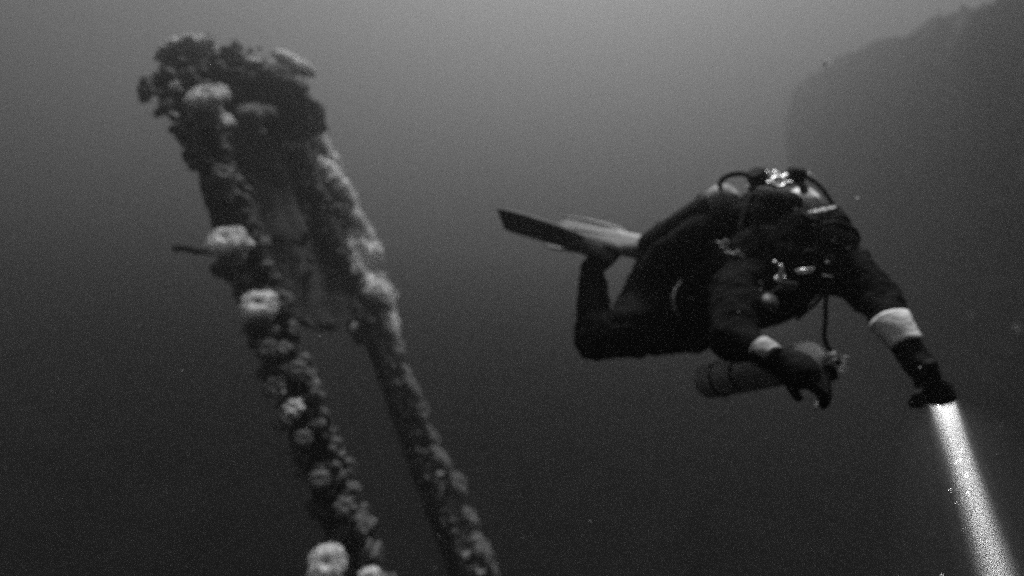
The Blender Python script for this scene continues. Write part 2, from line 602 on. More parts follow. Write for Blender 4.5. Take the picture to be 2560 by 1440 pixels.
anemone(665, 872, 3.2, 27, (0.0, -1, 0.4), 'dull round anemone, left of a close pair under the halfway bright disc', GN, 0, True)
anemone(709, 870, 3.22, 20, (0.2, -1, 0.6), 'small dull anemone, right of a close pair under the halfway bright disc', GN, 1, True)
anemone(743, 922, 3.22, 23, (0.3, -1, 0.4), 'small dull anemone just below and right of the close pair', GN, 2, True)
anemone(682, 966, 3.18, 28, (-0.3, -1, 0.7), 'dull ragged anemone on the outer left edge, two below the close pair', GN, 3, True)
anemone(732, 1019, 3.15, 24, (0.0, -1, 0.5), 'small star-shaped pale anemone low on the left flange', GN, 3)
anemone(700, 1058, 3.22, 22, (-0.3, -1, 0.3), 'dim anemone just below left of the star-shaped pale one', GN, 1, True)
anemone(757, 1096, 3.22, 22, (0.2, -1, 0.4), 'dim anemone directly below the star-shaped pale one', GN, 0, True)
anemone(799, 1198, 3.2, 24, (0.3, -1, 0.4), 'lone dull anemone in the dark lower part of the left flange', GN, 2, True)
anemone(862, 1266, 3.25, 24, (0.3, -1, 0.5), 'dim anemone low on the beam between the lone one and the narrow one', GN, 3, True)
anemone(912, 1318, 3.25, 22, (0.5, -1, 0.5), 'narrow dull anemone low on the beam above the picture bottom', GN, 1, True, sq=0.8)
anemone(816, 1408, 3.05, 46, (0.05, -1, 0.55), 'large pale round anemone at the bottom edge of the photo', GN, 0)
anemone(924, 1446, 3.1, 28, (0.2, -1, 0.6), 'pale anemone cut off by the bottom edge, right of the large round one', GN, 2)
anemone(606, 672, 3.4, 30, (0.3, -1, 0.2), 'dim closed anemone under the rod stump, beside the sponge', GN, 0, True)
# right flange: a fringe whose members nothing tells apart
GF = 'hazy fringe anemones down the right flange'
FL = 'hazy pale anemone among the blurred fringe down the right flange of the beam'
FR = [(765, 262, 28), (790, 335, 34), (815, 405, 34), (842, 455, 44), (868, 520, 36), (905, 602, 44), (880, 655, 56), (925, 700, 50), (948, 782, 44),
      (930, 830, 26), (985, 868, 32), (1005, 925, 26), (1028, 968, 30), (1048, 1028, 28), (1072, 1085, 28), (1096, 1142, 28), (1142, 1212, 28),
      (1120, 1180, 20), (1170, 1290, 24), (1200, 1368, 32), (1228, 1425, 26)]
for i, (x, y, r) in enumerate(FR):
    anemone(x + 8, y, (3.62 + 0.08 * (i % 3)) * SFAR * (1 + 0.13 * max(0, 0.3 + (y - 720) / F_PX * 3.5)), r * (1.5 if i < 10 else 1.2), (1, -0.15 + 0.25 * math.sin(i * 2.3), 0.6 + 0.3 * math.cos(i * 1.7)), FL, GF, i % 4, i > 9, spin=i)  # lower crowns take the darker colour, which paints the fringe fading downwards

# two on the far hull, set on its surface
from mathutils.bvhtree import BVHTree
bpy.context.view_layer.update()
hull_tree = BVHTree.FromPolygons([hull.matrix_world @ v.co for v in hull.data.vertices], [p.vertices[:] for p in hull.data.polygons])


def hull_depth(px, py):
    hit = hull_tree.ray_cast(Vector((0, 0, 0)), P(px, py, 1).normalized())
    return (RX.transposed() @ hit[0]).y - 0.12 if hit[0] else 14.0


anemone(2440, 788, hull_depth(2440, 788), 14, (0, -1, 0.6), 'tiny pale anemone on the far dark wreck side, right of the white cuff', 'anemones on the far wreck side', 1)
anemone(2552, 822, hull_depth(2552, 822), 13, (0, -1, 0.6), 'tiny pale anemone at the right edge of the photo on the dark wreck side', 'anemones on the far wreck side', 3)

# ------------------------------------------------------------------ the diver


def remeshed(o, vox, sm=6, disp=0.0, dscale=0.1):
    m = o.modifiers.new('union', 'REMESH')
    m.mode = 'VOXEL'
    m.voxel_size = vox
    m.use_smooth_shade = True
    s = o.modifiers.new('smooth', 'SMOOTH')
    s.factor = 0.6
    s.iterations = sm
    if disp:
        t = bpy.data.textures.new('folds', 'CLOUDS')
        t.noise_scale = dscale
        t.noise_depth = 2
        d = o.modifiers.new('folds', 'DISPLACE')
        d.texture = t
        d.strength = disp
        d.mid_level = 0.5
        d.texture_coords = 'LOCAL'
    return o


pelvis = P(1725, 780, 2.86)
belly = P(1800, 745, 2.70)
chest = P(1905, 690, 2.50)
neck = P(1995, 632, 2.40)
head = P(2052, 585, 2.33)
face_d = (P(2150, 640, 2.02) - P(2052, 585, 2.33)).normalized()     # looks to the right, down and partly at us
sh_r, el_r, wr_r = P(1845, 730, 2.34), P(1835, 850, 2.13), P(1905, 872, 1.98)
sh_l, el_l, wr_l = P(2110, 672, 2.52), P(2195, 748, 2.36), P(2236, 812, 2.20)
hip_r, kn_r, an_r = P(1700, 800, 2.78), P(1487, 848, 3.00), P(1480, 672, 3.14)
hip_l, kn_l, an_l = P(1745, 785, 2.98), P(1560, 815, 3.28), P(1612, 672, 3.52)

person = thing('person', 'scuba diver in black suit and hood swimming level, shining a torch downwards', 'person', chest)

b = bmesh.new()
tr = basis((neck - pelvis), Vector((0, -1, -0.4)))
ellipsoid(b, chest.lerp(belly, 0.15), (0.20, 0.24, 0.29), rot=tr)
ellipsoid(b, belly.lerp(pelvis, 0.3), (0.20, 0.22, 0.27), rot=tr)
ellipsoid(b, pelvis, (0.20, 0.22, 0.22), rot=tr)
capsule(b, chest, neck, 0.15, 0.10)
capsule(b, neck, head, 0.095, 0.09)
capsule(b, chest.lerp(neck, 0.4), sh_r, 0.13, 0.115)
capsule(b, chest.lerp(neck, 0.4), sh_l, 0.14, 0.118)
capsule(b, sh_r, el_r, 0.115, 0.088)
capsule(b, el_r, wr_r, 0.086, 0.036)
capsule(b, sh_l, el_l, 0.115, 0.092)
capsule(b, el_l, wr_l, 0.090, 0.060)
for hp, kn, an in ((hip_r, kn_r, an_r), (hip_l, kn_l, an_l)):
    capsule(b, pelvis.lerp(hp, 0.5), hp, 0.18, 0.165)
    capsule(b, hp, kn, 0.165, 0.118)
    capsule(b, kn, kn.lerp(an, 0.45), 0.112, 0.094)
    capsule(b, kn.lerp(an, 0.45), an, 0.094, 0.070)
# head inside the hood: skull, brow, nose and chin
hb = basis(face_d, Vector((0.35, 0.2, 1)))        # local z out of the face, local x to the crown
hx, hy, hz = hb.col[0], hb.col[1], hb.col[2]
ellipsoid(b, head, (0.130, 0.094, 0.114), rot=hb)
ellipsoid(b, head.lerp(neck, 0.45) + Vector((0.0, 0.02, 0.04)), (0.12, 0.12, 0.12), rot=hb)
ellipsoid(b, head - hx * 0.055 + hz * 0.035, (0.065, 0.062, 0.07), rot=hb)
ellipsoid(b, head + hz * 0.108 - hx * 0.012, (0.028, 0.016, 0.02), rot=hb)
body = remeshed(obj('body', b, M_SUIT, person), 0.013, 5, 0.030, 0.06)

# strip of bare face between hood, mask and regulator
b = bmesh.new()
ellipsoid(b, head - hx * 0.03 + hz * 0.052, (0.062, 0.058, 0.062), rot=hb)
obj('face', b, M_SKIN, person)

# mask
mask = None
b = bmesh.new()
mc = head + hz * 0.112 + hx * 0.020
tube(b, [mc - hz * 0.035, mc - hz * 0.01, mc + hz * 0.022, mc + hz * 0.030], [0.078, 0.084, 0.090, 0.084], 32, flat=0.72, ref=hx)
# squash into a mask outline
mask = obj('mask', b, M_RUBBER, person)
b = bmesh.new()
for s in (-1, 1):
    c_ = mc + hz * 0.0315 + hy * 0.037 * s
    tube(b, [c_ - hz * 0.003, c_ + hz * 0.003], [0.036, 0.034], 24, flat=1.25, ref=hy)
obj('lens', b, M_GLASS, mask)
b = bmesh.new()
# strap: band round the back of the hood
pts = []
for k in range(25):
    t = math.pi * (-0.42 + 1.84 * k / 24) - math.pi * 0.0
    pts.append(head + hx * 0.05 + hy * 0.100 * math.cos(t + math.pi / 2 - math.pi * 0.5) + hz * -0.118 * math.sin(t))
tube(b, pts, 0.013, 8, flat=0.4, ref=hx)
obj('strap', b, M_WEB, mask)
# pale streaked patch on the crown of the hood, curved with it
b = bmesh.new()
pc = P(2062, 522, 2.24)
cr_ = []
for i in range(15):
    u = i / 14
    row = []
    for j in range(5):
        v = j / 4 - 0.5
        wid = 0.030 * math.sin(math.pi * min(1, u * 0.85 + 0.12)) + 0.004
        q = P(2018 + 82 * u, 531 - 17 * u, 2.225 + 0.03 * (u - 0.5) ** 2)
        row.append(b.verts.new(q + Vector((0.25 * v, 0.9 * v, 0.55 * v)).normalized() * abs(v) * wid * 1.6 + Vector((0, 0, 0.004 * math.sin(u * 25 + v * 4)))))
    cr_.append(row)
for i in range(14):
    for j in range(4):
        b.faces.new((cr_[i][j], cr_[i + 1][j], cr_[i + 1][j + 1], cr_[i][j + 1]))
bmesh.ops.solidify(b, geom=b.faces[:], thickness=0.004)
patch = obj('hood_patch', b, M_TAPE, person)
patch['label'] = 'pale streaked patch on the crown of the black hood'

# buoyancy wing hugging the tanks
b = bmesh.new()
wing_c = P(1770, 640, 2.80)
back_n = (P(1800, 480, 2.75) - P(1830, 720, 2.62)).normalized()
wb = basis((neck - pelvis), back_n)
pts = []
for k in range(40):
    t = 2 * math.pi * k / 40
    pts.append(wing_c + wb.col[0] * 0.02 + wb.col[1] * 0.20 * math.cos(t) + wb.col[2] * 0.31 * math.sin(t))
pts.append(pts[0])
tube(b, pts, 0.085, 12, cap=False)
ellipsoid(b, wing_c, (0.06, 0.2, 0.3), rot=wb)
ellipsoid(b, P(1905, 512, 2.60), (0.13, 0.10, 0.075))
ellipsoid(b, P(1955, 512, 2.64), (0.09, 0.10, 0.070))
ellipsoid(b, P(1760, 545, 2.78), (0.15, 0.10, 0.09), rot=Euler((0, R(-28), 0)).to_matrix())
wing = remeshed(obj('buoyancy_wing', b, M_SUIT, person), 0.014, 4, 0.03, 0.09)

# gloves: palm, four bent fingers and a thumb


def glove(wrist, palm_dir, palm_n, lens, curl, side, name='glove', s=1.0, spread=0.13, fat=1.0):
    b = bmesh.new()
    d = palm_dir.normalized()
    n = (palm_n - d * palm_n.dot(d)).normalized()       # out of the back of the hand
    a = d.cross(n).normalized() * side                  # towards the thumb
    m = Matrix((a, n, d)).transposed()
    pc = wrist + d * 0.075 * s
    ellipsoid(b, pc, (0.052 * s * fat ** 0.3, 0.026 * s * fat, 0.062 * s), rot=m)
    ellipsoid(b, pc + d * 0.02 * s, (0.049 * s, 0.020 * s, 0.045 * s), rot=m)
    capsule(b, wrist - d * 0.02, pc, 0.040 * s, 0.036 * s * fat ** 0.5)
    for k in range(4):
        off = (1.5 - k) * 0.0245 * s
        root = pc + a * off + d * 0.048 * s
        dirv = (d + a * (1.5 - k) * spread).normalized()
        p = root
        c = 0.0
        for j, (l, cu) in enumerate(zip((0.040, 0.027, 0.022), curl)):
            c += cu
            q = p + (dirv * math.cos(c) - n * math.sin(c)) * l * s * lens[k]
            capsule(b, p, q, (0.0132 - 0.0010 * j) * s * fat ** 0.4, (0.0126 - 0.0012 * j) * s * fat ** 0.4, 10)
            p = q
    p = pc - d * 0.025 * s + a * 0.040 * s
    t1 = p + (a * 0.6 + d * 0.75 - n * 0.45).normalized() * 0.042 * s
    t2 = t1 + (a * 0.15 + d * 0.85 - n * 0.55).normalized() * 0.032 * s
    capsule(b, p - a * 0.012 * s, t1, 0.018 * s, 0.0145 * s, 12)
    capsule(b, t1, t2, 0.014 * s, 0.012 * s, 12)
    o = obj(name, b, M_GLOVE, person)
    return remeshed(o, 0.0042, 3, 0.004, 0.03)


FL_ = (0.95, 1.08, 1.0, 0.82)
g1 = glove(P(1925, 893, 1.945), P(2020, 938, 1.90) - P(1925, 893, 1.945), Vector((0.35, -0.75, 0.6)), (0.80, 0.9, 0.84, 0.7), (0.35, 0.5, 0.4), 1, s=1.22, spread=-0.03, fat=1.9)
g1['label'] = 'black glove hanging half curled in front of the grey tank'
g2 = glove(P(2262, 862, 2.16), P(2322, 945, 2.09) - P(2262, 862, 2.16), Vector((0.75, -0.55, 0.45)), FL_, (0.6, 0.8, 0.5), -1, s=1.3, spread=0.02, fat=1.4)
g2['label'] = 'black glove closed round the torch handle'


def cuff(a, b_, r0, r1, lbl):
    b = bmesh.new()
    d = (b_ - a)
    pts, rr = [], []
    for k in range(15):
        t = k / 14
        pts.append(a + d * t)
        rr.append(r0 + (r1 - r0) * t + 0.010 * math.sin(t * math.pi) * (1 - t) + (0.002 if k in (1, 13) else 0))
    tube(b, pts, rr, 30)
    for v in b.verts:
        v.co += Vector((1, 0.3, 1)) * 0.006 * noise.noise(v.co * 28)
    o = obj('cuff', b, M_CUFF, person)
    o['label'] = lbl
    return o


nc = cuff(P(1900, 868, 1.975), P(1936, 893, 1.915), 0.043, 0.041, 'small rubber cuff in a dimmer colour on the wrist nearer the viewer')
nc.data.materials[0] = M_CUFFDIM
cuff(P(2222, 797, 2.225), P(2266, 862, 2.145), 0.070, 0.056, 'broad pale rubber cuff above the torch hand')

# fins


def fin(heel, tip, up, w, m, lbl, ank):
    b = bmesh.new()
    d = (tip - heel)
    L = d.length
    d.normalize()
    up = (up - d * up.dot(d)).normalized()
    a = d.cross(up).normalized()
    # foot pocket
    foot_end = heel + d * L * 0.40
    rows = []
    prof = [(0.00, .040, .050), (0.06, .052, .062), (0.16, .056, .060), (0.28, .062, .045), (0.40, .085, .020), (0.55, .098, .011), (0.75, .108, .007), (0.93, .112, .005), (1.0, .104, .003)]
    segs = 26
    for (t, hw, hh) in prof:
        c_ = heel + d * L * t - up * 0.05 * t * t
        ring_ = []
        for k in range(segs):
            th = 2 * math.pi * k / segs
            cx_, sy_ = math.cos(th), math.sin(th)
            e = 0.55
            X_ = hw * w * math.copysign(abs(cx_) ** e, cx_)
            Y_ = hh * math.copysign(abs(sy_) ** e, sy_)
            ring_.append(b.verts.new(c_ + a * X_ + up * Y_))
        rows.append(ring_)
    for r0, r1 in zip(rows, rows[1:]):
        for k in range(segs):
            b.faces.new((r0[k], r0[(k + 1) % segs], r1[(k + 1) % segs], r1[k]))
    b.faces.new(rows[0]); b.faces.new(rows[-1][::-1])
    o = obj('fin', b, m, person)
    o['label'] = lbl
    rb = bmesh.new()
    for s in (-1, 1):
        pts = [heel + d * L * t + a * s * hw * w * 0.98 - up * 0.05 * t * t for (t, hw, hh) in prof[3:]]
        tube(rb, pts, [0.018, 0.020, 0.018, 0.014, 0.010, 0.007], 8)
    for s in (-0.33, 0.33):
        pts = [heel + d * L * t + a * s * hw * w * 0.98 - up * 0.05 * t * t + up * 0.006 for (t, hw, hh) in prof[4:]]
        tube(rb, pts, [0.010, 0.010, 0.008, 0.006, 0.003], 6)
    obj('rib', rb, m, o)
    sb_ = bmesh.new()
    pts = [heel + d * L * 0.10 + a * 0.066 * math.cos(t) + (-d * 0.085 + up * 0.015) * math.sin(t) for t in [math.pi * k / 14 for k in range(15)]]
    tube(sb_, pts, 0.008, 8, flat=1.6)
    obj('heel_strap', sb_, M_RUBBER, o)
    return o


fin(P(1540, 640, 3.10), P(1262, 531, 3.36), Vector((-0.25, 0.38, 1)), 1.0, M_FIN, 'dark fin on the bent near leg, its tip farthest left', an_r)
fin(P(1640, 628, 3.42), P(1384, 566, 3.66), Vector((0.05, -1.0, 0.42)), 1.25, M_FINPALE, 'pale grey fin lying above the dark one', an_l)
for (an, he, k) in ((an_r, P(1520, 640, 3.18), 0), (an_l, P(1630, 640, 3.45), 1)):
    b = bmesh.new()
    capsule(b, an, he, 0.06, 0.058)
    capsule(b, he - Vector((0.05, 0, 0)), he, 0.055, 0.055)
    remeshed(obj('boot', b, M_RUBBER, person), 0.012, 4)

# harness: webbing, D-rings, tape, buckles
b = bmesh.new()


def band(b, pts, w, th=0.003, up=Vector((0, 0, 1))):
    tube(b, spline(pts, 8), w / 2, 8, flat=0.22, ref=up)


band(b, [P(1880, 520, 2.46), P(1900, 600, 2.36), P(1930, 690, 2.27), P(1940, 790, 2.30)], 0.05, up=Vector((1, 0, 0)))
band(b, [P(2010, 540, 2.52), P(2060, 640, 2.40), P(2060, 730, 2.34), P(1990, 800, 2.38)], 0.05, up=Vector((1, 0, 0)))
band(b, [P(1730, 650, 2.66), P(1745, 760, 2.60), P(1790, 850, 2.60)], 0.05, up=Vector((1, 0, 0)))
har = obj('harness', b, M_WEB, person)


def small(name, build, m, parent=None, lbl=None):
    b = bmesh.new()
    build(b)
    o = obj(name, b, m, parent or person)
    if lbl: o['label'] = lbl
    return o


def dring(c, n, r=0.026):
    def f(b):
        ring(b, c, n, r, 0.0035, 24, 8, arc=(0, math.pi))
        m = basis(n)
        tube(b, [Vector(c) + m @ Vector((-r, 0, 0)), Vector(c) + m @ Vector((r, 0, 0))], 0.0035, 8)
    return small('d_ring', f, M_CHROME, har)


dring(P(2070, 690, 2.16), (0.1, -0.2, 1), 0.018)


def buckle(b):
    for dy, x0, x1 in ((673, 1990, 2034), (681, 1994, 2030)):
        cyl(b, P(x0, dy + 3, 2.17), P(x1, dy - 2, 2.16), 0.0042, 10)
    cyl(b, P(1990, 676, 2.17), P(1994, 684, 2.17), 0.004, 8)
    cyl(b, P(2034, 671, 2.16), P(2030, 679, 2.16), 0.004, 8)


small('buckle', buckle, M_CHROME, har)


def tape(b):
    for k in range(6):
        x0, y0 = 1790 + 11 * k, 616 - 6 * abs(k - 2) + 7 * k
        cyl(b, P(x0, y0, 2.225), P(x0 + 26 - 2 * k, y0 + 8, 2.22), 0.0035, 8)
    box(b, P(1816, 604, 2.225), (0.012, 0.003, 0.008), rot=Euler((0, R(30), 0)).to_matrix(), bev=0.002)
    box(b, P(1848, 634, 2.222), (0.018, 0.003, 0.008), rot=Euler((0, R(50), 0)).to_matrix(), bev=0.002)


small('shoulder_tape', tape, M_TAPE, har, 'streaky reflective tape on the shoulder webbing')


def snap(b):
    cyl(b, P(1938, 652, 2.17), P(1936, 660, 2.17), 0.007, 12)
    tube(b, spline([P(1950, 662, 2.17), P(1954, 675, 2.165), P(1948, 690, 2.17), P(1944, 700, 2.17)], 5), 0.008, 10)
    ring(b, P(1945, 698, 2.17), (0, -1, 0.3), 0.011, 0.003, 20, 6)
    ring(b, P(1957, 688, 2.17), (0.5, -1, 0.3), 0.010, 0.003, 20, 6)


small('bolt_snap', snap, M_CHROME, har)


def snap2(b):
    tube(b, spline([P(1899, 704, 2.19), P(1905, 716, 2.185), P(1912, 728, 2.19)], 5), 0.006, 10)
    ring(b, P(1908, 728, 2.19), (0.2, -1, 0.6), 0.012, 0.003, 20, 6)


small('bolt_snap', snap2, M_GAUGE, har)

small('light_patch', lambda b: ellipsoid(b, P(2068, 656, 2.17), (0.009, 0.006, 0.007), seg=12), M_CHROME, har)


def crescent(b):  # pale curved band at the hip
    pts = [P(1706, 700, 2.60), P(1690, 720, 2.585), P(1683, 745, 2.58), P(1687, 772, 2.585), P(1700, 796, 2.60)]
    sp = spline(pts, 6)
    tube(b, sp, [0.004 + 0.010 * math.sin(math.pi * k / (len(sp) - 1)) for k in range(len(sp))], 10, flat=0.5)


small('hip_crescent', crescent, M_TAPE, person, 'pale crescent curving at the hip')
# thigh pocket, bulging black
b = bmesh.new()
ellipsoid(b, P(1745, 755, 2.68), (0.11, 0.09, 0.12), seg=32)
remeshed(obj('pocket', b, M_SUIT, person), 0.012, 3, 0.015, 0.05)

# regulator second stage in the mouth
reg = thing('regulator', 'dark round scuba mouthpiece regulator held in the diver\'s mouth below the mask', 'regulator', head + hz * 0.15 - hx * 0.07)
b = bmesh.new()
rc = head + hz * 0.145 - hx * 0.062
tube(b, [rc - hz * 0.04, rc - hz * 0.02, rc + hz * 0.012, rc + hz * 0.022], [0.02, 0.036, 0.038, 0.031], 26)
cyl(b, rc - hy * 0.045, rc + hy * 0.045, 0.014, 16)
obj('housing', b, M_RUBBER, reg)
b = bmesh.new()
cyl(b, rc + hz * 0.0225, rc + hz * 0.027, 0.020, 24, bev=0.002)
obj('purge_button', b, M_GAUGE, reg)
b = bmesh.new()
tube(b, spline([rc + hy * 0.045, rc + hy * 0.09 - hx * 0.03, P(1985, 740, 2.38), P(1900, 700, 2.40), P(1850, 590, 2.45), P(1880, 480, 2.54)], 10), 0.011, 10)
obj('hose', b, M_RUBBER, reg)
b = bmesh.new()
box(b, rc - hx * 0.045, (0.018, 0.03, 0.02), rot=hb, bev=0.006)
obj('exhaust_tee', b, M_RUBBER, reg)

# ------------------------------------------------------------------ twin tanks on the back
tw = thing('twin_tanks', 'pair of dark scuba tanks with pale shoulders and chromed valves on the diver\'s back', 'scuba tanks', P(1800, 560, 2.75))
axd = (P(1640, 628, 3.02) - P(1850, 500, 2.56)).normalized()
tops = [P(1842, 484, 2.54), P(2046, 492, 2.58)]


def tank_body(b, top, d, r, L, shoulder=0.0):
    pts, rr = [], []
    prof = [(0.075, 1.0), (0.2, 1.0), (0.8 * L, 1.0), (L - 0.05, 1.0), (L - 0.02, 0.93), (L, 0.7)]
    for t, q in prof:
        pts.append(top + d * t); rr.append(r * q)
    tube(b, pts, rr, 36)


def tank_shoulder(b, top, d, r):
    pts, rr = [], []
    for k in range(11):
        t = k / 10
        a_ = t * math.pi / 2
        pts.append(top + d * (0.005 + 0.075 * (1 - math.cos(a_)))); rr.append(max(0.02, (r + 0.001) * math.sin(a_)))
    pts.append(top + d * 0.10); rr.append(r + 0.001)
    tube(b, pts, rr, 36)


for i, tp in enumerate(tops):
    b = bmesh.new(); tank_body(b, tp, axd, 0.086, 0.62)
    cy = obj('cylinder', b, M_TANK, tw)
    b = bmesh.new(); tank_shoulder(b, tp, axd, 0.086)
    sh = obj('shoulder', b, M_PALEDIM if i == 0 else M_PALE, cy)
mid = (tops[0] + tops[1]) / 2
across = (tops[1] - tops[0]).normalized()
upn = axd.cross(across).normalized()
if upn.z < 0: upn = -upn
for t in (0.16, 0.46):
    for tp in tops:
        b = bmesh.new()
        ring(b, tp + axd * t, axd, 0.089, 0.006, 36, 8)
        obj('tank_band', b, M_WEB, tw)
# valves and manifold
v0, v1 = P(1915, 462, 2.47), P(2000, 462, 2.50)
for q0, q1 in ((P(1872, 474, 2.50), P(1896, 452, 2.46)), (P(2012, 480, 2.54), P(2000, 446, 2.48))):
    b = bmesh.new()
    cyl(b, q0, q1, 0.019, 20, bev=0.003)
    obj('valve', b, M_CHROME, tw)
b = bmesh.new()
cyl(b, P(1900, 460, 2.47), P(1996, 456, 2.48), 0.011, 18)
cyl(b, P(1925, 459, 2.465), P(1938, 458, 2.465), 0.017, 6)
cyl(b, P(1960, 457, 2.465), P(1976, 457, 2.465), 0.017, 6)
ellipsoid(b, P(1945, 458, 2.46), (0.022, 0.022, 0.022), seg=16)
obj('manifold', b, M_CHROME, tw)
b = bmesh.new()
kc = P(1946, 455, 2.41)
ring(b, kc, (-0.1, -1, 0.35), 0.026, 0.008, 32, 10)
cyl(b, kc + Vector((0, 0.04, -0.01)), kc + Vector((0, 0.004, 0)), 0.012, 16, bev=0.003)
obj('isolator_knob', b, M_CHROME, tw)
for (c0, dd, rr0) in ((P(1893, 442, 2.44), Vector((-0.5, -0.6, 0.55)), 0.042), (P(1990, 437, 2.46), Vector((0.1, -0.5, 0.9)), 0.042)):
    b = bmesh.new()
    dd.normalize()
    m = basis(dd)
    pts, rr = [c0 - dd * 0.03, c0 - dd * 0.022, c0 + dd * 0.02, c0 + dd * 0.03], [rr0 * .8, rr0, rr0, rr0 * .75]
    rings = tube(b, pts, rr, 24)
    for rg in rings:
        for k, v in enumerate(rg):
            if k % 4 < 2:
                v.co -= (v.co - c0 - dd * (v.co - c0).dot(dd)) * 0.09
    obj('valve_knob', b, M_RUBBER, tw, smooth=False)
# first stages: chromed turrets
for seq in ([(1932, 430, 2.45, 0.014), (1941, 440, 2.45, 0.016), (1952, 450, 2.46, 0.013)],
            [(1948, 447, 2.45, 0.011), (1965, 441, 2.45, 0.012)],
            [(2012, 431, 2.46, 0.013), (2020, 441, 2.46, 0.015), (2030, 449, 2.47, 0.014)],
            [(1914, 430, 2.45, 0.009), (1917, 433, 2.45, 0.009)],
            [(1968, 457, 2.42, 0.008), (1978, 457, 2.42, 0.008)]):
    b = bmesh.new()
    for (x, y, d, r), (x2, y2, d2, r2) in zip(seq, seq[1:]):
        cyl(b, P(x, y, d), P(x2, y2, d2), r, 18, bev=0.003)
        ellipsoid(b, P(x2, y2, d2), (r2 * 1.1,) * 3, seg=14)
    obj('first_stage', b, M_CHROME, tw)
b = bmesh.new()
tube(b, spline([P(1795, 470, 2.60), P(1812, 444, 2.52), P(1850, 434, 2.47), P(1885, 446, 2.45)], 8), 0.012, 10)
obj('hose', b, M_RUBBER, tw)
b = bmesh.new()
tube(b, spline([P(2025, 446, 2.46), P(2060, 478, 2.46), P(2092, 540, 2.48), P(2100, 640, 2.42), P(2068, 735, 2.32), P(2064, 800, 2.28), P(2062, 850, 2.26), P(2085, 890, 2.2)], 10), 0.009, 10)
obj('hose', b, M_RUBBER, tw)

# gauge clipped to the chest
ga = thing('pressure_gauge', 'round grey-faced pressure gauge hanging dimly at the diver\'s chest', 'gauge', P(1922, 756, 2.12))
b = bmesh.new()
gc = P(1922, 758, 2.14)
gn = Vector((0.15, -1, 0.25)).normalized()
cyl(b, gc + gn * -0.014, gc + gn * 0.010, 0.042, 30, bev=0.004)
obj('casing', b, M_RUBBER, ga)
b = bmesh.new(); cyl(b, gc + gn * 0.0105, gc + gn * 0.0115, 0.034, 30); obj('dial', b, M_GAUGE, ga)
b = bmesh.new()
tube(b, spline([gc + Vector((0, 0.01, 0.03)), P(1960, 705, 2.24), P(1970, 640, 2.36), P(1990, 520, 2.52)], 8), 0.007, 8)
obj('hose', b, M_RUBBER, ga)
# small clip-on instrument beside it
b = bmesh.new()
ic = P(1972, 716, 2.15)
box(b, ic, (0.028, 0.010, 0.018), rot=Euler((R(10), R(8), 0)).to_matrix(), bev=0.004)
o = obj('backup_light', b, M_GAUGE)
tag(o, 'small dark grey instrument clipped to the chest webbing above the round gauge', 'instrument')

# ------------------------------------------------------------------ pale stage tank slung underneath
st = thing('stage_tank', 'pale grey stage tank with bright chromed valve slung beneath the diver', 'scuba tank', P(1930, 925, 2.3))
s_top, s_bot = P(2064, 893, 2.16), P(1755, 958, 2.66)
sd_ = (s_bot - s_top).normalized()
b = bmesh.new(); tank_body(b, s_top, sd_, 0.078, (s_bot - s_top).length); cy = obj('cylinder', b, M_PALEDIM, st)  # cylinder colour carries the shade beneath the diver
b = bmesh.new(); tank_shoulder(b, s_top, sd_, 0.078); obj('shoulder', b, M_PALE, cy)
b = bmesh.new()
cyl(b, s_top + sd_ * 0.012, s_top - sd_ * 0.045, 0.017, 18, bev=0.003)
cyl(b, P(2078, 912, 2.13), P(2090, 896, 2.12), 0.010, 14, bev=0.002)
ellipsoid(b, P(2087, 886, 2.14), (0.010,) * 3, seg=14)
obj('valve', b, M_CHROME, st)
b = bmesh.new()
c0, c1 = P(2116, 890, 2.10), P(2104, 932, 2.10)
for k in range(7):
    q0, q1 = c0.lerp(c1, k / 7 + 0.01), c0.lerp(c1, (k + 1) / 7 - 0.01)
    cyl(b, q0, q1, 0.013 if k % 2 else 0.016, 16, bev=0.002)
obj('first_stage', b, M_CHROME, st)
b = bmesh.new()
cyl(b, P(2092, 905, 2.12), P(2110, 910, 2.10), 0.011, 14)
cyl(b, P(2072, 918, 2.14), P(2080, 945, 2.16), 0.024, 20, bev=0.004)
obj('valve_knob', b, M_RUBBER, st)
for t in (0.18, 0.5):
    b = bmesh.new()
    ring(b, s_top + sd_ * t, sd_, 0.080, 0.005, 36, 8)
    obj('tank_band', b, M_WEB, st)
b = bmesh.new()
tube(b, spline([s_top + sd_ * 0.18 + Vector((0, 0, .08)), P(1880, 862, 2.3), P(1832, 905, 2.38), P(1826, 950, 2.42), P(1850, 972, 2.36)], 8), 0.006, 8)
obj('hose', b, M_RUBBER, st)

# ------------------------------------------------------------------ torch in the far hand
t_c = P(2352, 997, 2.04)                                   # centre of the lens
beam_end = P(2492, 1440, 2.14)
bd = (beam_end - t_c).normalized()
torch = thing('dive_torch', 'black dive torch in the gloved hand, lit and throwing a bright white beam downwards', 'torch', t_c)
b = bmesh.new()
TR = 0.042
tube(b, [t_c - bd * 0.155, t_c - bd * 0.15, t_c - bd * 0.075, t_c - bd * 0.055, t_c - bd * 0.012, t_c, t_c, t_c - bd * 0.012],
     [0.018, 0.023, 0.023, TR + 0.002, TR + 0.006, TR + 0.006, TR + 0.001, TR + 0.001], 32)
obj('housing', b, M_RUBBER, torch)
b = bmesh.new()
cyl(b, t_c - bd * 0.010, t_c - bd * 0.006, TR, 32)
ml = bpy.data.materials.new('lit_lens'); ml.use_nodes = True
pb = ml.node_tree.nodes['Principled BSDF']
pb.inputs['Base Color'].default_value = (0.9, 0.9, 0.9, 1)
pb.inputs['Emission Color'].default_value = (1, 1, 1, 1)
pb.inputs['Emission Strength'].default_value = 1.5
obj('lens', b, ml, torch)
b = bmesh.new()
hpt = t_c - bd * 0.10
